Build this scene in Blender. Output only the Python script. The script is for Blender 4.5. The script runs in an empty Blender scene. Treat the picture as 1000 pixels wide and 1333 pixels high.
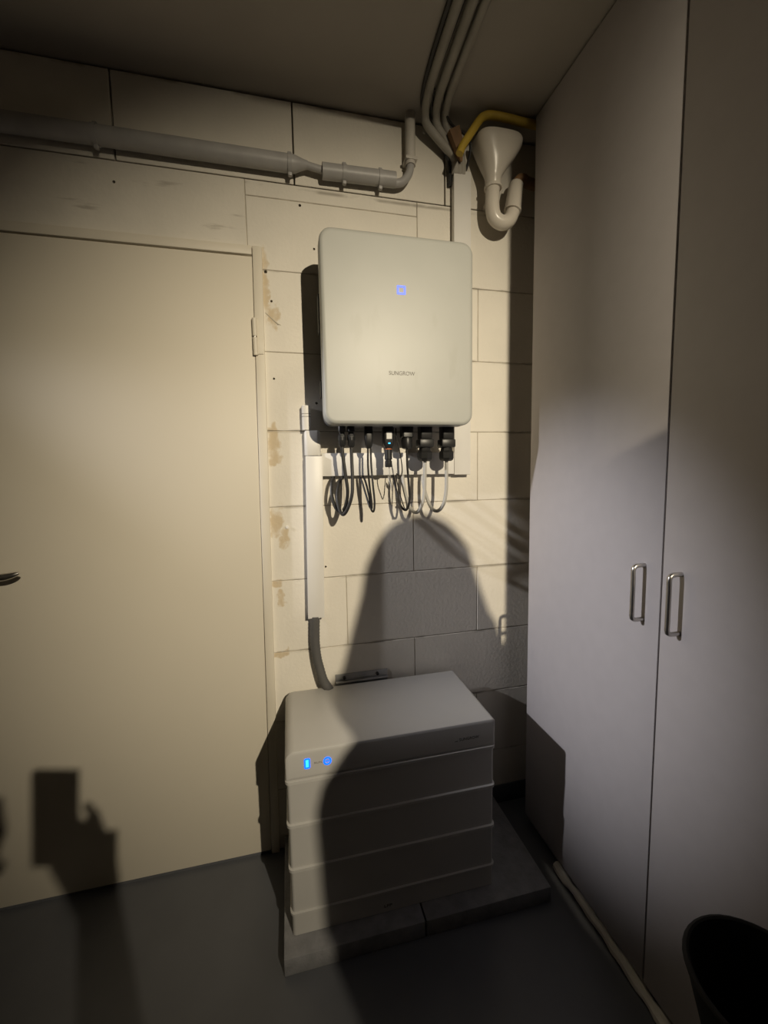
import bpy, bmesh, math, random
from mathutils import Vector, Matrix, Quaternion
random.seed(7)
S = bpy.context.scene
C = S.collection
PI = math.pi

# ------------------------------------------------------------------ camera
CAM = Vector((0.0310, -1.3832, 1.3173))
RT = Vector((0.97380819, -0.22667705, -0.01775162))
UP = Vector((0.03857634, 0.08777292, 0.99539328))
FW = Vector((0.2240747, 0.97000692, -0.09421836))
cd = bpy.data.cameras.new('camera'); cam = bpy.data.objects.new('camera', cd); C.objects.link(cam)
cd.sensor_fit = 'HORIZONTAL'; cd.sensor_width = 36.0; cd.lens = 36.0 * 532.44 / 1000.0
cd.clip_start = 0.02; cd.clip_end = 60
m = Matrix.Identity(4)
for i in range(3):
    m[i][0], m[i][1], m[i][2], m[i][3] = RT[i], UP[i], -FW[i], CAM[i]
cam.matrix_world = m
S.camera = cam

# ------------------------------------------------------------------ world, lamps, exposure
w = bpy.data.worlds.new('world'); S.world = w; w.use_nodes = True
bg = w.node_tree.nodes['Background']; bg.inputs[0].default_value = (0.9, 0.85, 0.8, 1); bg.inputs[1].default_value = 0.0

def spot(name, loc, target, energy, color, size, blend, radius):
    l = bpy.data.lights.new(name, 'SPOT'); l.energy = energy; l.color = color
    l.spot_size = math.radians(size); l.spot_blend = blend; l.shadow_soft_size = radius
    o = bpy.data.objects.new(name, l); C.objects.link(o); o.location = loc
    d = Vector(target) - Vector(loc); o.rotation_euler = d.to_track_quat('-Z', 'Y').to_euler()
    return o
spot('ceiling_lamp_behind_offscreen', (0.892, -3.0, 2.42), (0.36, 0, 1.14), 375, (1.0, 0.87, 0.65), 52, 1.0, 0.017)
spot('lamp_left_offscreen', (-2.3, -0.44, 2.35), (0.85, -0.275, 0.86), 285, (0.96, 0.95, 1.0), 23.5, 1.0, 0.03)

vs = S.view_settings
vs.view_transform = 'Standard'; vs.look = 'None'; vs.gamma = 1.0; vs.use_curve_mapping = False
vs.exposure = 0.0

# ------------------------------------------------------------------ materials
def mat(name, col, rough=0.6, metal=0.0, nscale=6.0, namt=0.06, bump=0.0, bscale=60.0, spec=0.4, emit=None, estr=0.0, coat=0.0):
    M = bpy.data.materials.new(name); M.use_nodes = True
    nt = M.node_tree; N = nt.nodes; L = nt.links
    b = N['Principled BSDF']
    b.inputs['Roughness'].default_value = rough; b.inputs['Metallic'].default_value = metal
    b.inputs['Specular IOR Level'].default_value = spec
    b.inputs['Coat Weight'].default_value = coat
    tc = N.new('ShaderNodeNewGeometry')
    no = N.new('ShaderNodeTexNoise'); no.inputs['Scale'].default_value = nscale; no.inputs['Detail'].default_value = 5
    L.new(tc.outputs['Position'], no.inputs['Vector'])
    rp = N.new('ShaderNodeValToRGB'); rp.name = 'tone'
    c0 = [max(0, c * (1 - namt)) for c in col]; c1 = [min(1, c * (1 + namt)) for c in col]
    rp.color_ramp.elements[0].color = (*c0, 1); rp.color_ramp.elements[1].color = (*c1, 1)
    rp.color_ramp.elements[0].position = 0.3; rp.color_ramp.elements[1].position = 0.7
    L.new(no.outputs['Fac'], rp.inputs['Fac']); L.new(rp.outputs['Color'], b.inputs['Base Color'])
    if bump > 0:
        n2 = N.new('ShaderNodeTexNoise'); n2.inputs['Scale'].default_value = bscale; n2.inputs['Detail'].default_value = 4
        L.new(tc.outputs['Position'], n2.inputs['Vector'])
        bp = N.new('ShaderNodeBump'); bp.inputs['Strength'].default_value = bump; bp.inputs['Distance'].default_value = 0.004
        L.new(n2.outputs['Fac'], bp.inputs['Height']); L.new(bp.outputs['Normal'], b.inputs['Normal'])
    if emit:
        b.inputs['Emission Color'].default_value = (*emit, 1); b.inputs['Emission Strength'].default_value = estr
    return M

def add_stain(M, col, build):
    """mix a stain colour over the tone ramp; build(nt) returns the mask socket"""
    nt = M.node_tree; N = nt.nodes; L = nt.links; b = N['Principled BSDF']
    src = b.inputs['Base Color'].links[0].from_socket
    mx = N.new('ShaderNodeMix'); mx.data_type = 'RGBA'
    L.new(src, mx.inputs[6]); mx.inputs[7].default_value = (*col, 1)
    L.new(build(nt), mx.inputs[0]); L.new(mx.outputs[2], b.inputs['Base Color'])

def mth(nt, op, a, b=None, clamp=False):
    n = nt.nodes.new('ShaderNodeMath'); n.operation = op; n.use_clamp = clamp
    for i, v in enumerate((a, b)):
        if v is None: continue
        if isinstance(v, (int, float)): n.inputs[i].default_value = v
        else: nt.links.new(v, n.inputs[i])
    return n.outputs[0]
def mrange(nt, v, a, b, c=0.0, d=1.0, smooth=True):
    n = nt.nodes.new('ShaderNodeMapRange'); n.interpolation_type = 'SMOOTHSTEP' if smooth else 'LINEAR'
    nt.links.new(v, n.inputs[0])
    for i, x in enumerate((a, b, c, d)): n.inputs[i + 1].default_value = x
    return n.outputs[0]
def pos(nt):
    g = nt.nodes.new('ShaderNodeNewGeometry'); s = nt.nodes.new('ShaderNodeSeparateXYZ')
    nt.links.new(g.outputs['Position'], s.inputs[0]); return g.outputs['Position'], s.outputs
def noise(nt, vec, scale, detail=4, stretch=None, off=(0, 0, 0)):
    mp = nt.nodes.new('ShaderNodeMapping'); nt.links.new(vec, mp.inputs[0])
    mp.inputs['Location'].default_value = off
    if stretch: mp.inputs['Scale'].default_value = stretch
    n = nt.nodes.new('ShaderNodeTexNoise'); n.inputs['Scale'].default_value = scale; n.inputs['Detail'].default_value = detail
    nt.links.new(mp.outputs[0], n.inputs['Vector']); return n.outputs['Fac']

M = {}
M['block'] = mat('painted_block', (0.72, 0.68, 0.60), 0.75, nscale=5, namt=0.05, bump=0.25, bscale=90)
def blob(nt, P, c, rx, rz):
    """soft elliptic patch centred at c=(x,z)"""
    a = mth(nt, 'DIVIDE', mth(nt, 'SUBTRACT', P[0], c[0]), rx); b = mth(nt, 'DIVIDE', mth(nt, 'SUBTRACT', P[2], c[1]), rz)
    r = mth(nt, 'ADD', mth(nt, 'MULTIPLY', a, a), mth(nt, 'MULTIPLY', b, b))
    return mrange(nt, r, 0.0, 1.0, 1.0, 0.0)
def stain1(nt):      # brown glue and foam residue along the door frame
    v, P = pos(nt); P = list(P)
    P[0] = mth(nt, 'ADD', P[0], mth(nt, 'MULTIPLY', mth(nt, 'SUBTRACT', noise(nt, v, 28, 6, None, (5, 2, 1)), 0.5), 0.055))
    P[2] = mth(nt, 'ADD', P[2], mth(nt, 'MULTIPLY', mth(nt, 'SUBTRACT', noise(nt, v, 24, 6, None, (1, 7, 3)), 0.5), 0.10))
    tot = None
    for c, rx, rz in (((-0.018, 1.90), 0.022, 0.16), ((0.005, 1.815), 0.03, 0.05), ((-0.012, 1.43), 0.035, 0.075), ((-0.01, 1.385), 0.04, 0.04),
                      ((-0.015, 1.17), 0.035, 0.08), ((0.01, 1.11), 0.025, 0.06), ((-0.02, 0.955), 0.03, 0.03), ((-0.01, 0.90), 0.02, 0.04),
                      ((-0.02, 0.715), 0.05, 0.02)):
        b = blob(nt, P, c, rx, rz); tot = b if tot is None else mth(nt, 'MAXIMUM', tot, b)
    n = noise(nt, v, 45, 6, (1, 1, 0.6))
    k = mth(nt, 'ADD', tot, mth(nt, 'MULTIPLY', mth(nt, 'SUBTRACT', n, 0.5), 1.6))
    return mth(nt, 'MULTIPLY', mrange(nt, k, 0.40, 1.05), mth(nt, 'MULTIPLY', mrange(nt, tot, 0.02, 0.5), 0.58))
add_stain(M['block'], (0.46, 0.32, 0.13), stain1)
def stain2(nt):      # grey scuffs along the bed joints
    v, P = pos(nt)
    f = mth(nt, 'FRACT', mth(nt, 'DIVIDE', mth(nt, 'ADD', P[2], 0.0226), 0.247))
    d = mth(nt, 'ABSOLUTE', mth(nt, 'SUBTRACT', f, 0.5))
    near = mrange(nt, d, 0.465, 0.5)
    n = noise(nt, v, 9, 6, (1, 1, 2.5), (3, 1, 2))
    return mth(nt, 'MULTIPLY', mth(nt, 'MULTIPLY', near, mrange(nt, n, 0.47, 0.63)), 0.65)
add_stain(M['block'], (0.22, 0.19, 0.15), stain2)
M['mortar'] = mat('joint_mortar', (0.46, 0.42, 0.35), 0.9, nscale=14, namt=0.35, bump=0.4)
M['plaster'] = mat('lintel_plaster', (0.70, 0.66, 0.58), 0.75, nscale=5, namt=0.06, bump=0.3, bscale=50)
def stain3(nt):
    v, P = pos(nt)
    n = noise(nt, v, 7, 6, (0.7, 1, 5.0), (1, 4, 0.3))
    return mth(nt, 'MULTIPLY', mrange(nt, n, 0.60, 0.70), 0.5)
add_stain(M['plaster'], (0.30, 0.26, 0.21), stain3)
M['ceiling'] = mat('ceiling_concrete', (0.40, 0.37, 0.33), 0.85, nscale=3, namt=0.06, bump=0.15, bscale=40)
M['floor'] = mat('grey_floor_paint', (0.112, 0.116, 0.128), 0.42, nscale=3.5, namt=0.12, bump=0.08, bscale=30)
M['slab'] = mat('paving_concrete', (0.23, 0.23, 0.24), 0.8, nscale=30, namt=0.15, bump=0.3, bscale=160)
M['room'] = mat('room_paint', (0.62, 0.58, 0.52), 0.85, nscale=3, namt=0.05)
M['door'] = mat('cream_door_paint', (0.66, 0.61, 0.51), 0.5, nscale=2, namt=0.02, bump=0.03, bscale=40)
M['frame'] = mat('cream_frame_paint', (0.66, 0.61, 0.51), 0.5, nscale=5, namt=0.04, bump=0.05, bscale=40)
M['cab'] = mat('grey_laminate', (0.50, 0.47, 0.47), 0.55, nscale=25, namt=0.02)
M['seal'] = mat('white_sealant', (0.72, 0.69, 0.62), 0.6, nscale=12, namt=0.1)
M['steel'] = mat('brushed_steel', (0.55, 0.53, 0.50), 0.32, 1.0, nscale=60, namt=0.05)
M['zinc'] = mat('galvanised_metal', (0.42, 0.42, 0.42), 0.5, 0.7, nscale=25, namt=0.15)
M['pipe'] = mat('grey_plastic_pipe', (0.36, 0.35, 0.34), 0.42, nscale=18, namt=0.08)
M['dpipe'] = mat('dark_grey_conduit', (0.09, 0.087, 0.083), 0.5, nscale=18, namt=0.08)
M['cpipe'] = mat('ceiling_painted_conduit', (0.34, 0.32, 0.28), 0.6, nscale=18, namt=0.1)
M['pipe_l'] = mat('pale_painted_pipe', (0.52, 0.49, 0.44), 0.5, nscale=15, namt=0.12)
M['wplastic'] = mat('white_plastic', (0.74, 0.72, 0.68), 0.4, nscale=9, namt=0.02)
M['wpvc'] = mat('cream_pvc', (0.68, 0.63, 0.55), 0.28, nscale=9, namt=0.03, spec=0.5)
M['inv'] = mat('silver_grey_powder_coat', (0.42, 0.425, 0.395), 0.40, 0.0, nscale=10, namt=0.02, bump=0.02, bscale=400)
def smear(nt):       # hand smears on the cover
    v, P = pos(nt)
    n = noise(nt, v, 11, 3, (1.6, 1, 0.5), (2, 0, 5))
    z = mth(nt, 'MULTIPLY', mrange(nt, P[2], 1.48, 1.6), mrange(nt, P[2], 1.75, 1.9, 1, 0))
    return mth(nt, 'MULTIPLY', mth(nt, 'MULTIPLY', mrange(nt, n, 0.56, 0.68), z), 0.35)
add_stain(M['inv'], (0.36, 0.36, 0.32), smear)
M['invbody'] = mat('grey_cast_housing', (0.30, 0.30, 0.30), 0.5, 0.3, nscale=10, namt=0.05)
M['black'] = mat('black_plastic', (0.018, 0.018, 0.018), 0.38, nscale=10, namt=0.1)
M['bcable'] = mat('black_cable_sheath', (0.022, 0.021, 0.020), 0.42, nscale=10, namt=0.1)
M['gcable'] = mat('grey_cable_sheath', (0.42, 0.41, 0.38), 0.45, nscale=10, namt=0.05)
M['bat'] = mat('white_battery_housing', (0.50, 0.49, 0.47), 0.42, nscale=6, namt=0.02)
M['ink'] = mat('grey_print', (0.12, 0.12, 0.11), 0.6)
M['ink2'] = mat('pale_print', (0.20, 0.19, 0.17), 0.6)
M['label'] = mat('paper_label', (0.75, 0.75, 0.73), 0.6)
M['led'] = mat('blue_light', (0.1, 0.2, 0.9), 0.4, emit=(0.09, 0.13, 1.0), estr=1.0)
M['led2'] = mat('blue_indicator', (0.02, 0.1, 0.9), 0.4, emit=(0.0, 0.10, 1.0), estr=2.2)
M['ledc'] = mat('blue_indicator_core', (0.05, 0.3, 0.9), 0.4, emit=(0.02, 0.40, 1.0), estr=2.2)
M['led3'] = mat('cyan_indicator', (0.05, 0.4, 0.9), 0.4, emit=(0.05, 0.55, 1.0), estr=1.5)
M['orange'] = mat('orange_seal', (0.55, 0.16, 0.06), 0.5)
M['yellow'] = mat('yellow_gas_pipe', (0.45, 0.31, 0.04), 0.5, nscale=20, namt=0.1)
M['brown'] = mat('rusty_bracket', (0.20, 0.11, 0.05), 0.7, nscale=20, namt=0.2)
M['dark'] = mat('dark_hole', (0.02, 0.018, 0.015), 0.9)
M['skin'] = mat('skin', (0.50, 0.32, 0.24), 0.5)
M['cloth'] = mat('dark_clothing', (0.05, 0.05, 0.06), 0.85, bump=0.2)
M['jeans'] = mat('blue_trousers', (0.06, 0.08, 0.13), 0.85, bump=0.2)
M['hair'] = mat('dark_hair', (0.04, 0.03, 0.02), 0.6, bump=0.5, bscale=200)
M['binblack'] = mat('matt_black_plastic', (0.015, 0.015, 0.015), 0.7, spec=0.2)
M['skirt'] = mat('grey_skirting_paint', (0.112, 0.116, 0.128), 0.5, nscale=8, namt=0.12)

# ------------------------------------------------------------------ helpers
WL = {}                                   # world position of an object's origin
def link(o, label=None, cat=None, group=None, kind=None):
    C.objects.link(o)
    if label: o['label'] = label
    if cat: o['category'] = cat
    if group: o['group'] = group
    if kind: o['kind'] = kind
    return o
def thing(name, loc, label, cat, group=None, kind=None):
    o = bpy.data.objects.new(name, None); o.location = loc; o.empty_display_size = 0.05
    WL[o] = Vector(loc); return link(o, label, cat, group, kind)
def obj(name, bm, material, parent=None, smooth=True, label=None, cat=None, group=None, kind=None, angle=35):
    """bm holds world coordinates; the origin becomes the parent's, or the mesh's own base"""
    bmesh.ops.recalc_face_normals(bm, faces=bm.faces[:])
    if parent is not None: base = WL[parent]
    else:
        xs = [v.co for v in bm.verts]
        base = Vector(((min(p.x for p in xs) + max(p.x for p in xs)) / 2, (min(p.y for p in xs) + max(p.y for p in xs)) / 2, min(p.z for p in xs)))
    for v in bm.verts: v.co -= base
    if smooth:
        for f in bm.faces: f.smooth = True
        for e in bm.edges:
            e.smooth = len(e.link_faces) == 2 and e.calc_face_angle(4) < math.radians(angle)
    me = bpy.data.meshes.new(name); bm.to_mesh(me); bm.free()
    for mm in (material if isinstance(material, (list, tuple)) else [material]): me.materials.append(mm)
    o = bpy.data.objects.new(name, me)
    if parent is not None: o.parent = parent
    else: o.location = base
    WL[o] = base
    return link(o, label, cat, group, kind)

def box(bm, x0, x1, y0, y1, z0, z1, bev=0.0, seg=2):
    r = bmesh.ops.create_cube(bm, size=1.0)
    for v in r['verts']:
        v.co = Vector((x0 + (v.co.x + 0.5) * (x1 - x0), y0 + (v.co.y + 0.5) * (y1 - y0), z0 + (v.co.z + 0.5) * (z1 - z0)))
    if bev > 0:
        es = list({e for v in r['verts'] for e in v.link_edges})
        bmesh.ops.bevel(bm, geom=es, offset=bev, segments=seg, profile=0.5, affect='EDGES')
    return bm
def bx(*a, **k): return box(bmesh.new(), *a, **k)

def rrect(a0, a1, b0, b1, r, n=6):
    """rounded rectangle; r is one radius or four (a1b1, a0b1, a0b0, a1b0)"""
    R = [r] * 4 if isinstance(r, (int, float)) else r
    out = []
    for i, (cx, cy) in enumerate(((a1, b1), (a0, b1), (a0, b0), (a1, b0))):
        q = max(R[i], 1e-4); sx = -1 if i in (0, 3) else 1; sy = -1 if i in (0, 1) else 1
        for k in range(n + 1):
            t = (i + k / n) * PI / 2
            out.append((cx + sx * q + q * math.cos(t), cy + sy * q + q * math.sin(t)))
    return out
def loft(bm, a0, a1, b0, b1, r, steps, axis, n=6, caps=True):
    """rounded rectangle swept along an axis; steps = [(inset, position)]"""
    rings = []
    for ins, p in steps:
        rr = [max(x - ins, 0.001) for x in ([r] * 4 if isinstance(r, (int, float)) else r)]
        ring = []
        for a, b in rrect(a0 + ins, a1 - ins, b0 + ins, b1 - ins, rr, n):
            co = {'x': (p, a, b), 'y': (a, p, b), 'z': (a, b, p)}[axis]
            ring.append(bm.verts.new(co))
        rings.append(ring)
    k = len(rings[0])
    for A, B in zip(rings, rings[1:]):
        for i in range(k): bm.faces.new((A[i], A[(i + 1) % k], B[(i + 1) % k], B[i]))
    if caps:
        bm.faces.new(rings[0]); bm.faces.new(rings[-1][::-1])
    return bm
def curve(pts, sub=6):
    P = [Vector(p) for p in pts]; out = []
    for i in range(len(P) - 1):
        p0 = P[i - 1] if i else 2 * P[0] - P[1]; p1, p2 = P[i], P[i + 1]
        p3 = P[i + 2] if i + 2 < len(P) else 2 * P[-1] - P[-2]
        for k in range(sub):
            t = k / sub
            out.append(0.5 * ((2 * p1) + (p2 - p0) * t + (2 * p0 - 5 * p1 + 4 * p2 - p3) * t * t + (3 * p1 - p0 - 3 * p2 + p3) * t ** 3))
    out.append(P[-1]); return out
def tube(bm, pts, r, n=12, caps=True, flat=None):
    """pts world points; r a number or a list; flat=(vector, factor) squashes the section along a direction"""
    P = [Vector(p) for p in pts]; R = r if isinstance(r, (list, tuple)) else [r] * len(P)
    t0 = (P[1] - P[0]).normalized(); u = t0.orthogonal().normalized(); rings = []
    for i, p in enumerate(P):
        t = (P[min(i + 1, len(P) - 1)] - P[max(i - 1, 0)])
        t = t.normalized() if t.length > 1e-9 else t0
        u = (u - t * u.dot(t)).normalized(); v = t.cross(u)
        ring = []
        for k in range(n):
            a = 2 * PI * k / n; d = (u * math.cos(a) + v * math.sin(a)) * R[i]
            if flat: d -= flat[0] * d.dot(flat[0]) * (1 - flat[1])
            ring.append(bm.verts.new(p + d))
        rings.append(ring)
    for A, B in zip(rings, rings[1:]):
        for i in range(n): bm.faces.new((A[i], A[(i + 1) % n], B[(i + 1) % n], B[i]))
    if caps: bm.faces.new(rings[0][::-1]); bm.faces.new(rings[-1])
    return bm
def tb(*a, **k): return tube(bmesh.new(), *a, **k)
def vcyl(x, y, z0, z1, r, n=16, bm=None):
    return tube(bm or bmesh.new(), [(x, y, z0), (x, y, z1)], r, n)
def lathe(bm, prof, c, n=32, sx=1.0, sy=1.0):
    rings = []
    for r, z in prof:
        rings.append([bm.verts.new((c[0] + sx * r * math.cos(2 * PI * k / n), c[1] + sy * r * math.sin(2 * PI * k / n), c[2] + z)) for k in range(n)])
    for A, B in zip(rings, rings[1:]):
        for i in range(n): bm.faces.new((A[i], A[(i + 1) % n], B[(i + 1) % n], B[i]))
    bm.faces.new(rings[0][::-1]); bm.faces.new(rings[-1])
    return bm
def text_bm(s, size, x, y, z, depth=0.0006, bold=0.0, width=None):
    """lettering facing -y, left end at x, baseline at z"""
    cu = bpy.data.curves.new('t', 'FONT'); cu.body = s; cu.size = size; cu.extrude = depth; cu.offset = bold
    to = bpy.data.objects.new('t', cu); C.objects.link(to)
    me = bpy.data.meshes.new_from_object(to.evaluated_get(bpy.context.evaluated_depsgraph_get()))
    bm = bmesh.new(); bm.from_mesh(me)
    bpy.data.objects.remove(to); bpy.data.meshes.remove(me); bpy.data.curves.remove(cu)
    k = 1.0
    if width:
        xs = [v.co.x for v in bm.verts]; k = width / (max(xs) - min(xs))
    for v in bm.verts: v.co = Vector((x + v.co.x * k, y - v.co.z, z + v.co.y))
    return bm

# ------------------------------------------------------------------ the setting
H = 2.455
obj('floor', bx(-2.7, 1.6, -4.5, 0.2, -0.1, 0.0), M['floor'], kind='structure')
obj('ceiling', bx(-2.7, 1.6, -4.5, 0.2, H, H + 0.1), M['ceiling'], kind='structure')
obj('wall_left', bx(-2.7, -2.6, -4.5, 0.2, 0, H), M['room'], kind='structure')
obj('wall_right', bx(1.5, 1.6, -4.5, 0.2, 0, H), M['room'], kind='structure')
obj('wall_rear', bx(-2.6, 1.5, -4.5, -4.4, 0, H), M['room'], kind='structure')
bm = bx(-0.07, 1.5, 0.003, 0.2, 0, 2.2125)
box(bm, -2.6, -0.07, 0.006, 0.2, 2.012, 2.2125); box(bm, -2.6, -1.02, 0.004, 0.2, 0, 2.012); box(bm, -2.6, 1.5, 0.03, 0.2, 2.2125, H)
wall = obj('wall_back', bm, M['mortar'], smooth=False, kind='structure')
CP, Z0 = 0.247, -0.0226
def block(x0, x1, z0, z1, mt='block', gap=0.0012, name='block'):
    j = random.uniform(-0.0006, 0.0006)
    b = bmesh.new(); box(b, x0 + gap, x1 - gap, j, 0.05, z0 + gap, z1 - gap, 0.0014, 1)
    return obj(name, b, M[mt], wall)
for k in range(0, 9):
    za = max(Z0 + CP * k, 0.0); zb = Z0 + CP * (k + 1) if k < 8 else 2.2125
    xs = [-0.065] + [x for x in [(0.703 if k % 2 else 0.457) + 0.4915 * n for n in range(-3, 4)] if -0.02 < x < 1.45] + [1.5]
    for a, b in zip(xs, xs[1:]):
        if k == 8:
            if a < 0.3: block(a, 0.481, za, 2.166); continue
            if a < 0.47: a = 0.481
        block(a, b, za, zb)
block(-0.065, 0.481, 2.166, 2.2125, name='infill_strip')
xs = [-2.6] + [0.084 + 0.4965 * n for n in range(-5, 3)] + [1.5]
for a, b in zip(xs, xs[1:]): block(a, b, 2.2125, H - 0.003, gap=0.0024)
block(-2.6, -0.065, 2.018, 2.2125, 'plaster', 0.001, 'lintel')
block(-2.6, -1.02, 0, 2.018, 'plaster', 0.001, 'plaster_panel')
HOLES = ((0.0, 1.861, 0.0035), (-0.002, 1.624, 0.0033), (0.138, 2.03, 0.0035), (-0.014, 1.948, 0.0050), (0.130, 1.55, 0.004), (0.143, 1.003, 0.0035), (0.098, 2.155, 0.004), (-0.42, 2.155, 0.004))
cut = bmesh.new()
for x, z, r in HOLES: tube(cut, [(x, -0.01, z), (x, 0.035, z)], r + 0.0002, 12)
bmesh.ops.recalc_face_normals(cut, faces=cut.faces[:])
cme = bpy.data.meshes.new('cutter'); cut.to_mesh(cme); cut.free()
cutter = bpy.data.objects.new('cutter', cme); C.objects.link(cutter)
bpy.context.view_layer.update()
for o in [wall] + list(wall.children):
    L0 = WL[o]; vs_ = [v.co + L0 for v in o.data.vertices]
    x0, x1 = min(v.x for v in vs_), max(v.x for v in vs_); z0, z1 = min(v.z for v in vs_), max(v.z for v in vs_)
    if not any(x0 < x + r and x - r < x1 and z0 < z + r and z - r < z1 for x, z, r in HOLES): continue
    bo = o.modifiers.new('drill', 'BOOLEAN'); bo.operation = 'DIFFERENCE'; bo.object = cutter; bo.solver = 'EXACT'; bo.use_self = o is wall
    nm = bpy.data.meshes.new_from_object(o.evaluated_get(bpy.context.evaluated_depsgraph_get()))
    o.modifiers.clear(); o.data = nm
bpy.data.objects.remove(cutter); bpy.data.meshes.remove(cme)
for x, z, r in HOLES:            # the bare bore of each hole: open towards the room, closed at its end
    hb = bmesh.new(); tube(hb, [(x, 0.0006, z), (x, 0.034, z)], r, 12, caps=False)
    hb.faces.new([v for v in hb.verts if v.co.y > 0.03])
    obj('drill_hole', hb, M['mortar'], wall)
obj('wall_plug', tb([(0.020, -0.004, 1.146), (0.020, 0.004, 1.146)], 0.005, 10), M['wplastic'], wall)
# loose scraped flake beside the door frame
obj('paint_crack', tb([(-0.020, -0.0008, 1.825), (0.0, -0.0008, 1.807), (0.018, -0.0012, 1.792), (0.026, -0.001, 1.790)], [0.0008, 0.0016, 0.0024, 0.0008], 6), M['mortar'], wall)
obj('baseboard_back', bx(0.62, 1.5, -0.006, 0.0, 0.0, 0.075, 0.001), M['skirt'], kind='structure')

# door and its frame (hung slightly out of plumb, as in the photo)
def lean(bm, k=0.0135):
    for v in bm.verts: v.co.x += (v.co.z - 2.0) * k
    return bm
dr = thing('door_1', (-0.5, -0.01, 0), 'cream painted flush door in a narrow frame beside the block wall', 'door', kind='structure')
obj('door_leaf', lean(bx(-0.965, -0.0518, -0.009, 0.03, 0.012, 1.985, 0.002)), M['door'], dr)
fr = lean(bx(-0.0505, -0.022, -0.013, 0.05, 0.0, 2.016, 0.003)); lean(box(fr, -0.9999, -0.968, -0.013, 0.05, 0.0, 2.016, 0.003), 0)
obj('door_frame', fr, M['frame'], dr)
obj('head_jamb', bx(-1.0, -0.052, -0.013, 0.05, 1.989, 2.016, 0.003), M['frame'], dr)
obj('threshold', bx(-0.99, -0.05, -0.004, 0.05, 0.0, 0.010), M['floor'], dr)
hg = obj('hinge', tb([(-0.0535, -0.016, z) for z in (1.690, 1.7433, 1.7435, 1.7465, 1.7467, 1.800)], [0.0075, 0.0075, 0.0045, 0.0045, 0.0075, 0.0075], 12), M['frame'], dr)
hp = bx(-0.053, -0.030, -0.0165, -0.012, 1.694, 1.742, 0.001)
obj('hinge_leaf', hp, M['frame'], hg)
obj('hinge_gap', tb([(-0.0535, -0.016, 1.7435), (-0.0535, -0.016, 1.7465)], 0.0050, 12), M['steel'], hg)
hd = obj('door_handle', tb(curve([(-0.915, -0.009, 1.045), (-0.915, -0.045, 1.045), (-0.895, -0.058, 1.046), (-0.85, -0.060, 1.046), (-0.79, -0.060, 1.047), (-0.742, -0.060, 1.050), (-0.712, -0.060, 1.058)], 5),
         [0.010] * 24 + [0.0105, 0.010, 0.009, 0.0085, 0.0075, 0.006, 0.003], 12), M['steel'], dr)
obj('handle_plate', bx(-0.935, -0.895, -0.015, -0.0085, 0.93, 1.13, 0.003), M['steel'], hd)

# ------------------------------------------------------------------ cabinet along the right
XC = 0.8486
cb = thing('storage_cabinet', (1.15, -0.65, 0), 'tall grey laminate storage cabinet with two doors reaching the ceiling', 'cabinet')
obj('carcass', bx(XC + 0.0205, 1.46, -1.19, -0.111, 0.0, 2.43, 0.001), M['cab'], cb)
for y0, y1, ha in ((-0.6355, -0.110, -0.5905), (-1.188, -0.6395, -0.6845)):
    d = obj('cabinet_door', bx(XC, XC + 0.019, y0, y1, 0.036, 2.446, 0.0015), M['cab'], cb)
    zz0, zz1, r = 0.957, 1.089, 0.0052
    obj('handle', tb(curve([(XC, ha, zz1), (XC - 0.018, ha, zz1), (XC - 0.0265, ha, zz1 - 0.002), (XC - 0.031, ha, zz1 - 0.009), (XC - 0.031, ha, zz1 - 0.03), (XC - 0.031, ha, zz0 + 0.03),
         (XC - 0.031, ha, zz0 + 0.009), (XC - 0.0265, ha, zz0 + 0.002), (XC - 0.018, ha, zz0), (XC, ha, zz0)], 4), r, 12), M['steel'], d, label='bent steel bar handle')
pts = []; rr = []
y = -0.30
while y > -1.19:
    pts.append((XC + 0.002 + random.uniform(-0.004, 0.003), y, 0.012 + random.uniform(-0.003, 0.003))); rr.append(random.uniform(0.011, 0.018)); y -= 0.035
obj('sealant_bead', tb(curve(pts, 2), [rr[min(i // 2, len(rr) - 1)] for i in range(2 * (len(pts) - 1) + 1)], 10), M['seal'], cb, label='uneven white sealant along the foot')

# ------------------------------------------------------------------ paving slabs under the battery
for i, (a, b) in enumerate(((-0.030, 0.3605), (0.3645, 0.765))):
    obj('paving_slab', bx(a, b, -0.387, -0.004, 0, 0.05, 0.003), M['slab'],
        label=('grey concrete paving slab under the blue indicator end of the battery', 'grey concrete paving slab under the battery, by the storage cabinet')[i], cat='paving slab')

# ------------------------------------------------------------------ battery tower
BX0, BX1, BY0, BY1 = -0.010, 0.602, -0.340, -0.022
bt = thing('battery_tower', (0.296, -0.18, 0.05), 'white stacked home battery with blue indicator lights standing on two slabs', 'battery')
bm = bmesh.new()
loft(bm, BX0, BX1, BY0, BY1, 0.014, [(0.006, 0.05), (0.004, 0.052), (0.004, 0.100), (0.003, 0.1115), (0.0, 0.114), (0.0, 0.1205), (0.004, 0.122)], 'z', 5)
obj('base', bm, M['bat'], bt)
for za, zb in ((0.122, 0.253), (0.253, 0.383), (0.383, 0.508)):
    b = loft(bmesh.new(), BX0, BX1, BY0, BY1, 0.014, [(0.005, za), (0.005, za + 0.001), (0.005, zb - 0.016), (0.004, zb - 0.012), (0.0, zb - 0.010), (0.0, zb - 0.002), (0.005, zb)], 'z', 5)
    obj('battery_module', b, M['bat'], bt)
cv = loft(bmesh.new(), BX0 + 0.002, BX1 - 0.002, 0.5085, 0.590, [0.012, 0.026, 0.003, 0.003], [(0.010, BY0 + 0.001), (0.005, BY0 + 0.0015), (0.002, BY0 + 0.003), (0.0, BY0 + 0.008), (0.0, BY1 - 0.012), (0.003, BY1 - 0.003), (0.008, BY1)], 'y', 8)
cover = obj('top_cover', cv, M['bat'], bt)
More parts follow.
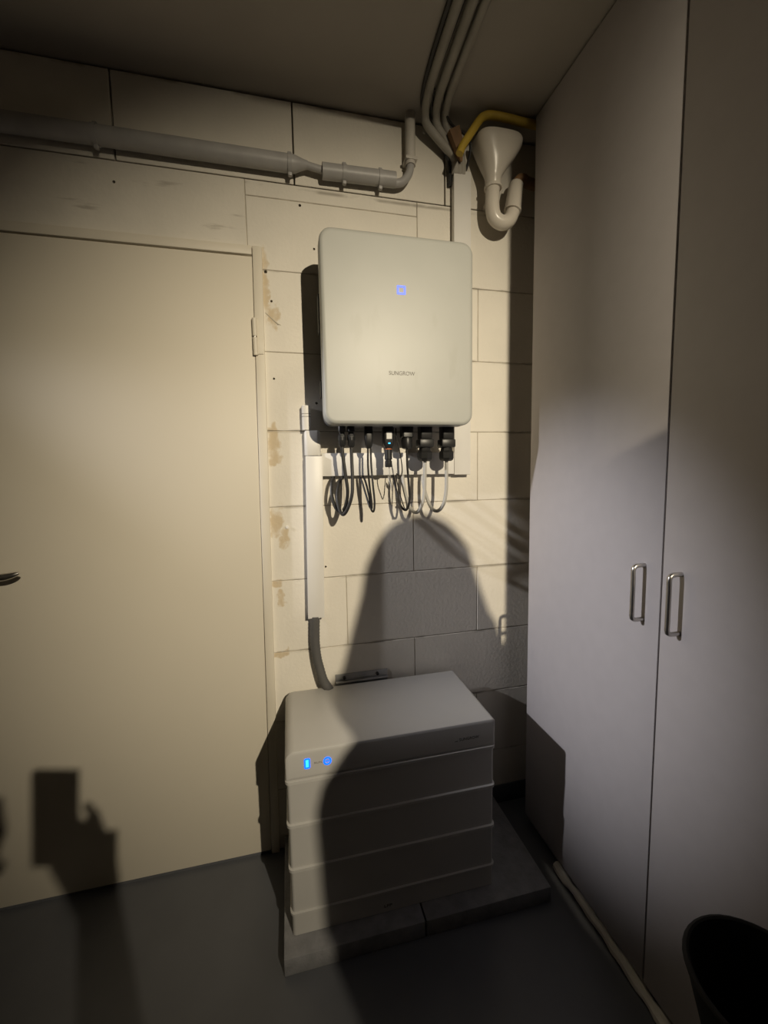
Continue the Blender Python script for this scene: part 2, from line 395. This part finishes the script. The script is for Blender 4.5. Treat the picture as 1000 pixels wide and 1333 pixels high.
yf = BY0 + 0.001
def ring_bm(cx, cz, w, h, r, t, y, d=0.0012):
    bm = bmesh.new(); o = rrect(cx - w / 2, cx + w / 2, cz - h / 2, cz + h / 2, r, 6); i = rrect(cx - w / 2 + t, cx + w / 2 - t, cz - h / 2 + t, cz + h / 2 - t, max(r - t, 0.0004), 6)
    vo = [bm.verts.new((a, y - d, b)) for a, b in o]; vi = [bm.verts.new((a, y - d, b)) for a, b in i]
    wo = [bm.verts.new((a, y, b)) for a, b in o]; wi = [bm.verts.new((a, y, b)) for a, b in i]
    n = len(o)
    for k in range(n):
        q = (k + 1) % n
        for A, B in ((vo, vi), (wi, wo), (vi, wi), (wo, vo)): bm.faces.new((A[k], A[q], B[q], B[k]))
    return bm
ic = obj('charge_indicator', ring_bm(0.050, 0.5515, 0.0155, 0.0285, 0.004, 0.0036, yf), M['led2'], cover, label='blue battery-shaped charge light')
obj('indicator_core', bx(0.0462, 0.0538, yf - 0.0009, yf, 0.5415, 0.5615, 0.0003), M['ledc'], cover)
ib = obj('power_button', ring_bm(0.1035, 0.5495, 0.0215, 0.0225, 0.0106, 0.0042, yf), M['led2'], cover, label='round blue lit button')
obj('button_symbol', bx(0.0980, 0.1090, yf - 0.0009, yf, 0.5478, 0.5512), M['led2'], cover)
obj('caption', text_bm('RUN', 0.0075, 0.068, yf, 0.547, width=0.020), M['ink2'], cover, smooth=False)
obj('logo', text_bm('SUNGROW', 0.0125, 0.484, yf, 0.539, width=0.062, bold=0.0001), M['ink'], cover, smooth=False)
obj('logo_mark', lathe(bmesh.new(), [(0.0001, -0.001), (0.0048, -0.001), (0.0048, 0.001), (0.0001, 0.001)], (0.4755, yf, 0.5395), 12, 1, 0.15), M['ink'], cover)
obj('rating_mark', text_bm('LFP', 0.012, 0.252, BY0 + 0.0040, 0.0665, width=0.024, bold=0.0003), M['ink'], bt, smooth=False)
wb = thing('wall_bracket', (0.26, 0, 0.5), 'flat grey metal bracket on the wall just above the battery', 'bracket')
obj('plate', bx(0.164, 0.352, -0.0035, 0.0, 0.50, 0.616, 0.001), M['zinc'], wb)
obj('flange', bx(0.164, 0.352, -0.020, -0.0036, 0.5905, 0.594, 0.0008), M['zinc'], wb)
for x in (0.195, 0.314): obj('bolt', tb([(x, -0.012, 0.604), (x, -0.0036, 0.604)], 0.0058, 6), M['black'], wb)

# ------------------------------------------------------------------ inverter
IX0, IX1, IZ0, IZ1 = 0.138, 0.600, 1.462, 2.003
YF = -0.180
iv = thing('solar_inverter', (0.369, -0.09, IZ0), 'silver grey wall-hung solar inverter with rounded corners and blue square light', 'inverter')
fc = obj('front_cover', loft(bmesh.new(), IX0, IX1, IZ0, IZ1, 0.036, [(0.002, -0.128), (0.0, -0.130), (0.0, YF + 0.009), (0.0012, YF + 0.0045), (0.004, YF + 0.0015), (0.009, YF), (0.012, YF)], 'y', 10), M['inv'], iv)
obj('chassis', loft(bmesh.new(), IX0 + 0.010, IX1 - 0.010, IZ0 + 0.008, IZ1 - 0.010, 0.030, [(0.004, -0.016), (0.0, -0.020), (0.0, -0.129)], 'y', 8), M['invbody'], iv)
for z0, z1 in ((1.735, 1.845), (1.548, 1.598)):
    obj('side_grip', bx(IX0 - 0.0035, IX0 + 0.011, -0.122, -0.090, z0, z1, 0.002), M['black'], iv)
obj('mounting_plate', bx(0.22, 0.52, -0.0155, 0.0, 1.55, 1.93, 0.002), M['zinc'], iv)
obj('status_light', ring_bm(0.3725, 1.8485, 0.0265, 0.0255, 0.002, 0.0058, YF, 0.0008), M['led'], fc, label='blue glowing square outline')
obj('logo', text_bm('SUNGROW', 0.0165, 0.331, YF, 1.6065, width=0.080), M['ink2'], fc, smooth=False)
zb = IZ0 + 0.009
def pvc(x, z1):
    p = obj('solar_connector', loft(bmesh.new(), x - 0.011, x + 0.011, -0.111, -0.089, 0.006, [(0.002, zb), (0.0, zb - 0.004), (0.0, zb - 0.022), (0.003, zb - 0.025), (0.003, zb - 0.032), (0.0, zb - 0.035), (0.0005, z1 + 0.006), (0.004, z1)], 'z', 4), M['black'], iv)
    obj('locking_ring', vcyl(x, -0.1, zb - 0.050, zb - 0.040, 0.0128, 12), M['black'], p)
pvc(0.197, 1.402); pvc(0.226, 1.400)
p = obj('solar_connector', loft(bmesh.new(), 0.269, 0.294, -0.112, -0.088, 0.006, [(0.001, zb), (0.0, zb - 0.004), (0.0, zb - 0.045), (0.002, 1.405), (0.006, 1.396)], 'z', 4), M['black'], iv)
# communication dongle
dg = obj('communication_dongle', loft(bmesh.new(), 0.3275, 0.3625, -0.116, -0.084, 0.007, [(0.003, zb), (0.003, zb - 0.008), (0.0, zb - 0.010), (0.0, zb - 0.055), (0.003, zb - 0.068), (0.006, zb - 0.076)], 'z', 5), M['black'], iv)
obj('sticker', bx(0.3365, 0.3535, -0.1168, -0.1155, 1.425, 1.447), M['label'], dg)
obj('indicator', lathe(bmesh.new(), [(0.0001, -0.002), (0.0036, -0.002), (0.0036, 0.002), (0.0001, 0.002)], (0.345, -0.1162, 1.4115), 12, 1, 0.3), M['led3'], dg)
obj('seal_ring', vcyl(0.345, -0.1, 1.3915, 1.3955, 0.0120, 16), M['orange'], dg)
obj('dongle_nut', lathe(bmesh.new(), [(0.0105, 0.0), (0.0118, 0.004), (0.0118, 0.018), (0.0100, 0.020), (0.0100, 0.024), (0.0125, 0.026), (0.0125, 0.056)], (0.345, -0.1, 1.3365), 12), M['black'], dg)
# round plug
rp = obj('round_plug', loft(bmesh.new(), 0.388, 0.425, -0.119, -0.081, 0.006, [(0.001, zb), (0.0, zb - 0.002), (0.0, 1.432), (0.002, 1.430)], 'z', 4), M['black'], iv)
obj('plug_nut', lathe(bmesh.new(), [(0.010, 0.0), (0.0165, 0.003), (0.0180, 0.008), (0.0180, 0.030), (0.016, 0.036)], (0.407, -0.1, 1.394), 16), M['black'], rp)
def acplug(x):
    a = obj('power_plug', loft(bmesh.new(), x - 0.019, x + 0.020, -0.120, -0.080, 0.004, [(0.001, zb), (0.0, zb - 0.002), (0.0, 1.428), (0.001, 1.426)], 'z', 4), M['black'], iv)
    obj('plug_latch', bx(x - 0.024, x + 0.024, -0.123, -0.077, 1.398, 1.425, 0.004), M['black'], a)
    g = bmesh.new(); lathe(g, [(0.017, 0.0), (0.023, 0.004), (0.0255, 0.010), (0.0255, 0.028), (0.021, 0.034), (0.019, 0.045)], (x, -0.1, 1.354), 8)
    obj('gland_nut', g, M['black'], a, smooth=False)
acplug(0.468); acplug(0.543)

# ------------------------------------------------------------------ trunking
t = thing('cable_trunking', (0.39, -0.015, 1.310), 'white horizontal cable trunking under the inverter with cables looping into it', 'trunking')
obj('cover', bx(0.139, 0.600, -0.030, -0.012, 1.311, 1.386, 0.0015), M['wplastic'], t)
obj('back_channel', bx(0.142, 0.640, -0.0115, 0.0, 1.316, 1.382, 0.001), M['wplastic'], t)
t = thing('cable_trunking', (0.63, -0.015, 1.308), 'white vertical cable trunking running up behind the inverter to the ceiling cables', 'trunking')
obj('cover', bx(0.601, 0.662, -0.030, -0.010, 1.308, 2.31, 0.0015), M['wplastic'], t)
obj('back_channel', bx(0.604, 0.659, -0.0095, 0.0, 1.320, 2.30, 0.001), M['wplastic'], t)
t = thing('cable_trunking', (0.108, -0.018, 0.84), 'white cable trunking beside the door frame, above a dark flexible conduit', 'trunking')
bm = bx(0.0, 0.0541, -0.035, -0.011, 0.838, 1.377, 0.0015)
for v in bm.verts: v.co.x += 0.0766 + (v.co.z - 0.838) * 0.0195
obj('cover', bm, M['wplastic'], t)
bm = bx(0.003, 0.051, -0.0105, 0.0, 0.845, 1.375, 0.001)
for v in bm.verts: v.co.x += 0.0766 + (v.co.z - 0.838) * 0.0195
obj('back_channel', bm, M['wplastic'], t)
t = thing('conduit_adapter', (0.11, -0.02, 1.379), 'short white plastic pipe sleeve above the trunking beside the door', 'pipe sleeve')
obj('adapter_body', loft(bmesh.new(), 0.085, 0.137, -0.034, -0.001, 0.012, [(0.001, 1.379), (0.0, 1.381), (0.0, 1.452), (0.003, 1.458), (0.010, 1.460)], 'z', 5), M['wplastic'], t)
u = obj('upper_sleeve', loft(bmesh.new(), 0.080, 0.108, -0.032, -0.002, 0.010, [(0.0, 1.4605), (0.0, 1.536), (0.0015, 1.538)], 'z', 5), M['wplastic'], t)
for z in (1.502, 1.511): obj('marking_band', loft(bmesh.new(), 0.0796, 0.1084, -0.0325, -0.0016, 0.010, [(0, z), (0, z + 0.0016)], 'z', 5), M['ink2'], u)
# dark conduit down to the battery
pts = curve([(0.1005, -0.024, 0.842), (0.098, -0.024, 0.79), (0.0975, -0.024, 0.745), (0.101, -0.026, 0.70), (0.109, -0.030, 0.66), (0.121, -0.033, 0.615), (0.138, -0.036, 0.585), (0.150, -0.038, 0.562)], 8)
rr = [0.0152 + (0.0012 if i % 2 else 0.0) for i in range(len(pts))]
obj('flexible_conduit', tb(pts, rr, 14), M['dpipe'], label='dark grey flexible conduit curving down behind the battery', cat='conduit')

# ------------------------------------------------------------------ cables below the inverter
def cable(name, pts, r, mt, label, cat='cable', group=None, sub=7):
    return obj(name, tb(curve(pts, sub), r, 10), M[mt], label=label, cat=cat, group=group)
gl = 'black solar cables'
cable('solar_cable', [(0.197, -0.10, 1.4015), (0.199, -0.10, 1.37), (0.206, -0.10, 1.31), (0.211, -0.098, 1.26), (0.204, -0.09, 1.215), (0.190, -0.08, 1.197), (0.174, -0.07, 1.212), (0.165, -0.06, 1.25), (0.168, -0.045, 1.29), (0.176, -0.022, 1.309)], 0.0056, 'bcable', 'thick black cable looping from the outermost connector beside the trunking', group=gl)
cable('solar_cable', [(0.226, -0.10, 1.3995), (0.226, -0.102, 1.36), (0.226, -0.108, 1.30), (0.222, -0.112, 1.25), (0.208, -0.110, 1.208), (0.194, -0.103, 1.190), (0.184, -0.092, 1.208), (0.181, -0.076, 1.25), (0.192, -0.052, 1.29), (0.208, -0.022, 1.309)], 0.0056, 'bcable', 'thick black cable looping from the second connector of the inverter', group=gl)
cable('signal_cable', [(0.279, -0.10, 1.3955), (0.278, -0.10, 1.34), (0.282, -0.098, 1.28), (0.288, -0.094, 1.23), (0.289, -0.09, 1.205), (0.284, -0.078, 1.212), (0.276, -0.06, 1.25), (0.268, -0.04, 1.29), (0.262, -0.022, 1.309)], 0.0033, 'bcable', 'thin black cable in the close pair, on the side of the thick solar cables', group='pair of thin black cables')
cable('signal_cable', [(0.2875, -0.10, 1.3955), (0.288, -0.103, 1.34), (0.291, -0.109, 1.28), (0.295, -0.109, 1.23), (0.293, -0.104, 1.198), (0.287, -0.092, 1.203), (0.284, -0.070, 1.25), (0.279, -0.045, 1.29), (0.275, -0.022, 1.3095)], 0.0033, 'bcable', 'thin black cable in the close pair, on the side of the dongle', group='pair of thin black cables')
cable('plug_cable', [(0.407, -0.10, 1.3935), (0.408, -0.10, 1.34), (0.412, -0.10, 1.28), (0.415, -0.098, 1.235), (0.410, -0.092, 1.202), (0.400, -0.085, 1.196), (0.388, -0.075, 1.215), (0.380, -0.06, 1.26), (0.378, -0.04, 1.29), (0.378, -0.022, 1.309)], 0.0038, 'bcable', 'black cable from the round plug bending up into the trunking')
cable('data_wire', [(0.371, -0.10, 1.4605), (0.373, -0.10, 1.43), (0.384, -0.10, 1.38), (0.391, -0.098, 1.33), (0.388, -0.09, 1.305), (0.378, -0.085, 1.300), (0.376, -0.085, 1.315), (0.384, -0.095, 1.30), (0.396, -0.108, 1.24), (0.402, -0.108, 1.208), (0.397, -0.100, 1.202), (0.392, -0.07, 1.24), (0.390, -0.04, 1.28), (0.390, -0.022, 1.3105)], 0.0018, 'bcable', 'very thin dark wire curling beside the round plug')
cable('dongle_wire', [(0.347, -0.10, 1.338), (0.349, -0.098, 1.31), (0.356, -0.09, 1.28), (0.361, -0.08, 1.26), (0.363, -0.06, 1.27), (0.362, -0.035, 1.295), (0.362, -0.022, 1.309)], 0.0016, 'gcable', 'thin grey wire hanging under the communication dongle')
cable('power_cable', [(0.468, -0.10, 1.3535), (0.467, -0.10, 1.30), (0.465, -0.10, 1.25), (0.457, -0.096, 1.21), (0.443, -0.086, 1.186), (0.427, -0.072, 1.196), (0.416, -0.055, 1.235), (0.413, -0.035, 1.28), (0.413, -0.022, 1.309)], 0.0058, 'gcable', 'grey power cable looping from the gland beside the round plug')
cable('power_cable', [(0.543, -0.10, 1.3535), (0.543, -0.10, 1.30), (0.541, -0.10, 1.25), (0.533, -0.096, 1.21), (0.517, -0.086, 1.188), (0.500, -0.072, 1.197), (0.488, -0.055, 1.235), (0.484, -0.035, 1.28), (0.484, -0.022, 1.309)], 0.0058, 'gcable', 'grey power cable looping from the outer gland of the inverter')
for x, z, r, ax in ((0.191, 1.197, 0.009, (1, 0, 0)), (0.412, 1.235, 0.006, (0, 0, 1))):
    obj('cable_tie', tb([Vector((x, -0.09, z)) - Vector(ax) * 0.002, Vector((x, -0.09, z)) + Vector(ax) * 0.002], r, 10), M['wplastic'],
        label='white cable tie around the looped thick black cables' if r > 0.008 else 'white cable tie around the round plug cable', cat='cable tie')

# ------------------------------------------------------------------ pipes high on the back wall
PY = -0.028
pp = thing('grey_pipe', (-0.8, PY, 2.212), 'thick grey plastic pipe running along the wall above the door', 'pipe')
obj('tube', tb([(-2.58, PY, 2.252), (0.070, PY, 2.253), (0.085, PY, 2.254), (0.108, PY, 2.256), (0.125, PY, 2.257)], [0.0245, 0.0245, 0.0235, 0.015, 0.0105], 20), M['pipe'], pp)
def strap(parent, x, r, z):
    s = obj('pipe_strap', tb([(x - 0.006, PY, z), (x + 0.006, PY, z)], r + 0.0022, 20), M['pipe'], parent)
    b = bx(x - 0.006, x + 0.006, PY + 0.01, 0.0, z - 0.008, z + 0.008)
    obj('strap_foot', b, M['pipe'], s)
    obj('strap_ear', bx(x - 0.006, x + 0.006, PY - 0.006, PY + 0.006, z - r - 0.010, z + r + 0.008, 0.002), M['pipe'], s)
for x in (-0.447, 0.071): strap(pp, x, 0.0245, 2.252)
ps = thing('pipe_sleeve', (0.28, PY, 2.209), 'short grey pipe sleeve with an elbow rising to the ceiling', 'pipe')
obj('tube', tb([(0.168, PY, 2.246), (0.400, PY, 2.251)], 0.0225, 20), M['pipe'], ps)
for x in (0.236, 0.351): strap(ps, x, 0.0225, 2.248)
obj('inner_pipe', tb(curve([(0.120, PY, 2.256), (0.168, PY, 2.249), (0.22, PY, 2.247), (0.365, PY, 2.241), (0.411, PY, 2.243), (0.434, PY, 2.258), (0.449, PY, 2.284), (0.4515, PY, 2.312)], 6), [0.0105] * 19 + [0.0125] * 24, 14), M['pipe'], ps)
obj('riser', tb([(0.4515, PY, 2.300), (0.4515, PY, H)], 0.0162, 16), M['pipe_l'], ps)
obj('riser_clip', bx(0.432, 0.471, PY - 0.018, 0.0, 2.310, 2.320, 0.002), M['pipe_l'], ps)

# conduits along the ceiling, bending down into the vertical trunking
CL = ('outermost of the three ceiling conduits, beside the thick black cable', 'middle one of the three ceiling conduits', 'pale ceiling conduit on the side of the yellow pipe')
for i, (x, xe, ye) in enumerate(((0.472, 0.609, -0.030), (0.507, 0.622, -0.040), (0.538, 0.636, -0.030))):
    p = [(x - 0.010, -1.6, H - 0.0125), (x - 0.004, -0.6, H - 0.0125), (x + 0.004, -0.20, H - 0.0125), (x + 0.012, -0.10, H - 0.0125), (x + 0.020, -0.062, H - 0.018), (x + 0.030, -0.045, H - 0.036), ((x + xe) / 2 + 0.012, -0.032, 2.385), (xe - 0.006, -0.026, 2.345), (xe, -0.020, 2.300)]
    obj('ceiling_conduit', tb(curve(p, 6), 0.0130 if i < 2 else 0.0115, 12), M['cpipe'], label=CL[i], cat='conduit', group='ceiling conduits')
cable('ceiling_cable', [(0.446, -1.6, H - 0.006), (0.4515, -0.5, H - 0.006), (0.462, -0.15, H - 0.006), (0.492, -0.050, H - 0.010), (0.515, -0.030, 2.440), (0.553, -0.022, 2.402), (0.577, -0.020, 2.362), (0.592, -0.016, 2.318), (0.594, -0.008, 2.27)], 0.0065, 'bcable', 'thick black cable bending from the ceiling down to the white trunking')
cable('ceiling_cable', [(0.482, -1.6, H - 0.004), (0.488, -0.3, H - 0.004), (0.497, -0.12, H - 0.006), (0.515, -0.060, 2.435), (0.552, -0.038, 2.40), (0.590, -0.030, 2.35), (0.612, -0.02, 2.311)], 0.0045, 'bcable', 'thin black cable between the outermost and middle ceiling conduits')
cable('ceiling_cable', [(0.514, -1.6, H - 0.004), (0.521, -0.3, H - 0.004), (0.530, -0.12, H - 0.008), (0.575, -0.06, 2.425), (0.640, -0.05, 2.400), (0.652, -0.045, 2.37), (0.650, -0.03, 2.335), (0.644, -0.02, 2.311)], 0.0045, 'bcable', 'thin black cable curving beside the yellow pipe into the white trunking')
obj('yellow_pipe', tb(curve([(0.592, -0.095, 2.310), (0.603, -0.096, 2.335), (0.630, -0.097, 2.375), (0.655, -0.097, 2.411), (0.672, -0.097, 2.428), (0.70, -0.097, 2.4365), (0.76, -0.096, 2.438), (0.85, -0.092, 2.438), (1.2, -0.09, 2.438)], 6), 0.0122, 12), M['yellow'],
    label='yellow gas pipe bending above the white funnel near the ceiling', cat='pipe')
bm = bmesh.new(); tube(bm, [(0.585, -0.055, 2.405), (0.608, -0.05, 2.36), (0.620, -0.045, 2.325)], [0.026, 0.020, 0.004], 4)
obj('pipe_bracket', bm, M['brown'], smooth=False, label='rusty brown bracket behind the lower end of the yellow pipe', cat='bracket')

# ------------------------------------------------------------------ tundish funnel and trap
fn = thing('drain_funnel', (0.74, -0.058, 2.12), 'cream plastic drain funnel with a curved trap beside the cabinet', 'funnel')
FC = (0.727, -0.058)
prof = [(0.0245, 2.254), (0.0255, 2.256), (0.0262, 2.276), (0.030, 2.288), (0.043, 2.312), (0.062, 2.344), (0.074, 2.367), (0.0790, 2.380), (0.0800, 2.390), (0.0765, 2.397), (0.073, 2.394), (0.069, 2.380), (0.05, 2.335), (0.018, 2.29)]
n = 40; bm = bmesh.new(); rings = []
for r, z in prof:
    t = max(0.0, min(1.0, (z - 2.276) / 0.10)); t = t * t * (3 - 2 * t)
    e = 2.0 + 1.4 * t; ring = []
    for k in range(n):
        a = 2 * PI * k / n; c, s = math.cos(a), math.sin(a)
        q = (abs(c) ** e + abs(s) ** e) ** (-1 / e)
        ring.append(bm.verts.new((FC[0] + 0.013 * t + r * q * c, FC[1] + r * q * s * (1 - 0.34 * t), z)))
    rings.append(ring)
for A, B in zip(rings, rings[1:]):
    for i in range(n): bm.faces.new((A[i], A[(i + 1) % n], B[(i + 1) % n], B[i]))
bm.faces.new(rings[-1])
obj('funnel_bowl', bm, M['wpvc'], fn, angle=50)
obj('collar', lathe(bmesh.new(), [(0.022, 0), (0.0285, 0.001), (0.029, 0.005), (0.028, 0.010), (0.022, 0.011)], (FC[0], FC[1], 2.246), 24), M['wpvc'], fn)
fy = FC[1]
pts = curve([(0.7265, fy, 2.256), (0.7245, fy, 2.22), (0.7255, fy, 2.185), (0.735, fy, 2.158), (0.760, fy, 2.1465), (0.785, fy, 2.156), (0.798, fy, 2.178), (0.8035, fy, 2.200)], 7)
obj('trap_bend', tb(pts, 0.0230, 18), M['wpvc'], fn)
obj('outlet_socket', tb([(0.7985, fy, 2.185), (0.7992, fy, 2.1865), (0.8005, fy, 2.193), (0.801, fy, 2.195), (0.803, fy, 2.214), (0.807, fy, 2.245), (0.812, fy, 2.272), (0.813, fy, 2.276)],
    [0.022, 0.0285, 0.0285, 0.0265, 0.0262, 0.0245, 0.0235, 0.0205], 18), M['wpvc'], fn)
obj('outlet_pipe', tb(curve([(0.811, fy, 2.265), (0.818, fy, 2.283), (0.835, fy, 2.292), (0.865, fy + 0.01, 2.290), (0.95, fy + 0.02, 2.290)], 5), 0.0165, 14), M['brown'], fn, label='reddish brown outlet pipe behind the cabinet')
obj('pipe_clip', bx(0.7195, 0.7285, -0.034, 0.0, 2.212, 2.228, 0.001), M['wpvc'], fn)

# ------------------------------------------------------------------ black bin by the cabinet
bc = (0.710, -0.98, 0.0)
bn = thing('waste_bin', bc, 'round black plastic waste bin with a flared rim by the cabinet', 'bin')
obj('bin_body', lathe(bmesh.new(), [(0.056, 0.0), (0.062, 0.004), (0.064, 0.25), (0.068, 0.34), (0.080, 0.42), (0.096, 0.485), (0.103, 0.515), (0.1045, 0.526), (0.101, 0.530), (0.097, 0.522), (0.090, 0.48), (0.072, 0.41), (0.058, 0.02)], bc, 40), M['binblack'], bn)
obj('bin_rim', tb([(bc[0] + 0.1035 * math.cos(a), bc[1] + 0.1035 * math.sin(a), 0.527) for a in [2 * PI * k / 40 for k in range(41)]], 0.005, 8, caps=False), M['binblack'], bn)

# ------------------------------------------------------------------ the two people behind the camera whose shadows fall on the wall
def capsule(bm, a, b, ra, rb, flat=None):
    a, b = Vector(a), Vector(b); d = (b - a); L = d.length; d.normalize()
    P = []; R = []
    for k in range(5):
        t = PI / 2 * (1 - k / 4); P.append(a - d * ra * math.sin(t)); R.append(max(ra * math.cos(t), 0.001))
    for k in range(5):
        t = PI / 2 * k / 4; P.append(b + d * rb * math.sin(t)); R.append(max(rb * math.cos(t), 0.001))
    tube(bm, P, R, 14, flat=flat)
def ell(bm, c, s):
    bmesh.ops.create_uvsphere(bm, u_segments=20, v_segments=14, radius=1.0, matrix=Matrix.Translation(c) @ Matrix.Diagonal((*s, 1)))
def person(base, h, turn, arms, label, hood=False, sw=1.0):
    k = h / 1.75; B = Vector(base); Rz = Matrix.Rotation(turn, 3, 'Z')
    def g(x, y, z): return B + Rz @ Vector((x * k * (sw if abs(x) > 0.1 and z > 0.95 else 1.0), y * k, z * k))
    bm = bmesh.new()
    ell(bm, g(0, 0.01, 1.635), (0.074 * k, 0.090 * k, 0.112 * k))                     # head
    capsule(bm, g(0, 0.03, 1.585), g(0, 0.045, 1.565), 0.052 * k, 0.040 * k)          # jaw
    capsule(bm, g(0, 0.10, 1.635), g(0, 0.108, 1.618), 0.010 * k, 0.014 * k)          # nose
    capsule(bm, g(0, -0.01, 1.44), g(0, 0.0, 1.56), 0.056 * k, 0.052 * k)             # neck
    for s in (-1, 1):
        ell(bm, g(0.076 * s, 0, 1.63), (0.013 * k, 0.02 * k, 0.03 * k))               # ear
        capsule(bm, g(0.05 * s, -0.01, 1.47), g(0.165 * s, -0.01, 1.42), 0.058 * k, 0.062 * k)
        capsule(bm, g(0.09 * s, 0, 1.38), g(0.075 * s, 0, 1.02), 0.105 * k, 0.095 * k)
        capsule(bm, g(0.09 * s, 0, 0.94), g(0.10 * s, 0.01, 0.50), 0.092 * k, 0.060 * k)
        capsule(bm, g(0.10 * s, 0.01, 0.50), g(0.105 * s, -0.02, 0.10), 0.060 * k, 0.040 * k)
        capsule(bm, g(0.105 * s, -0.04, 0.042), g(0.125 * s, 0.15, 0.034), 0.040 * k, 0.032 * k)
    capsule(bm, g(0, 0, 1.36), g(0, 0, 0.98), 0.11 * k, 0.12 * k)
    if hood:
        capsule(bm, g(0, -0.03, 1.50), g(0, -0.02, 1.655), 0.145 * k, 0.094 * k); capsule(bm, g(-0.10, -0.01, 1.50), g(0.10, -0.01, 1.50), 0.07 * k, 0.07 * k)
    for s, (el, wr, fin) in zip((-1, 1), arms):
        sh = g(0.185 * s, -0.01, 1.415); el, wr, fin = Vector(el), Vector(wr), Vector(fin)
        capsule(bm, sh, el, 0.056 * k, 0.042 * k); capsule(bm, el, wr, 0.043 * k, 0.028 * k)
        d = (fin - wr).normalized(); side = d.cross(Vector((0, 0, 1)))
        side = side.normalized() if side.length > 0.2 else Rz @ Vector((0, 1, 0)); nrm = d.cross(side).normalized()
        for q, ln in ((-1.5, 0.066), (-0.5, 0.078), (0.5, 0.082), (1.5, 0.074)):
            kn = wr + d * 0.080 + side * 0.0205 * q
            capsule(bm, wr + d * 0.008 + side * 0.013 * q, kn, 0.015, 0.0115)
            md = kn + d * ln * 0.50 + nrm * 0.010 * s + side * 0.003 * q; capsule(bm, kn, md, 0.0088, 0.0080); capsule(bm, md, md + d * ln * 0.36 + nrm * 0.020 * s, 0.0080, 0.0066)
        th = wr + d * 0.03 + side * 0.025; capsule(bm, wr + d * 0.02, th, 0.016, 0.014); capsule(bm, th, th + d * 0.045 + side * 0.022 + nrm * 0.012, 0.012, 0.0095)
    me = bpy.data.meshes.new('p'); bm.to_mesh(me); bm.free()
    o = bpy.data.objects.new('p', me); C.objects.link(o)
    rm = o.modifiers.new('r', 'REMESH'); rm.mode = 'VOXEL'; rm.voxel_size = 0.0048
    sm = o.modifiers.new('s', 'SMOOTH'); sm.iterations = 4; sm.factor = 0.4
    me2 = bpy.data.meshes.new_from_object(o.evaluated_get(bpy.context.evaluated_depsgraph_get()))
    bpy.data.objects.remove(o); bpy.data.meshes.remove(me)
    bm = bmesh.new(); bm.from_mesh(me2); bpy.data.meshes.remove(me2)
    hands = [Vector(a[1]) for a in arms]
    for f in bm.faces:
        c = f.calc_center_median(); z = (c.z - B.z) / k
        skin = (z > 1.49 and not hood) or (z > 1.52 and (Rz.inverted() @ (c - B)).y > 0.05) or any((c - hh).dot(Vector(a[2]) - hh) > 0 and (c - hh).length < 0.24 for hh, a in zip(hands, arms))
        f.material_index = 0 if skin else (2 if z < 0.95 else 1)
    p = obj('person', bm, [M['skin'], M['cloth'], M['jeans']], label=label, cat='person', angle=180)
    hb = bmesh.new(); ell(hb, g(0, -0.018, 1.665), (0.082 * k, 0.088 * k, 0.092 * k))
    bmesh.ops.bisect_plane(hb, geom=hb.verts[:] + hb.edges[:] + hb.faces[:], plane_co=g(0, 0.03, 1.64), plane_no=Rz @ Vector((0, 0.75, -0.66)), clear_outer=True)
    obj('hair', hb, M['hair'], p)
    return p
pc = CAM - FW * 0.014 - UP * 0.045 + RT * 0.010
person((-0.13, -1.86, 0), 1.75, -0.12, (((-0.36, -1.64, 1.14), (-0.075, -1.485, 1.215), (-0.030, -1.445, 1.29)), ((0.23, -1.72, 1.08), (0.135, -1.50, 1.195), (0.080, -1.445, 1.275))),
       'person in a dark top and blue trousers holding up a phone in both hands')
ph = thing('phone', tuple(pc), 'black smartphone held upright in front of the door', 'phone')
def slab(bm, c, w, h, d):
    box(bm, -w / 2, w / 2, -h / 2, h / 2, -d / 2, d / 2, 0.003)
    for v in bm.verts: v.co = c + RT * v.co.x + UP * v.co.y - FW * v.co.z
    return bm
obj('phone_body', slab(bmesh.new(), pc, 0.076, 0.160, 0.008), M['black'], ph)
obj('phone_screen', slab(bmesh.new(), pc - FW * 0.0042, 0.070, 0.152, 0.001), M['dark'], ph)
person((0.692, -1.63, 0), 1.84, 0.75, (((0.555, -1.72, 1.12), (0.57, -1.62, 0.90), (0.57, -1.58, 0.82)), ((0.825, -1.53, 1.16), (0.76, -1.50, 0.92), (0.74, -1.50, 0.84))),
       'person in a dark hooded jacket standing at the end of the cabinet', hood=True, sw=0.92)
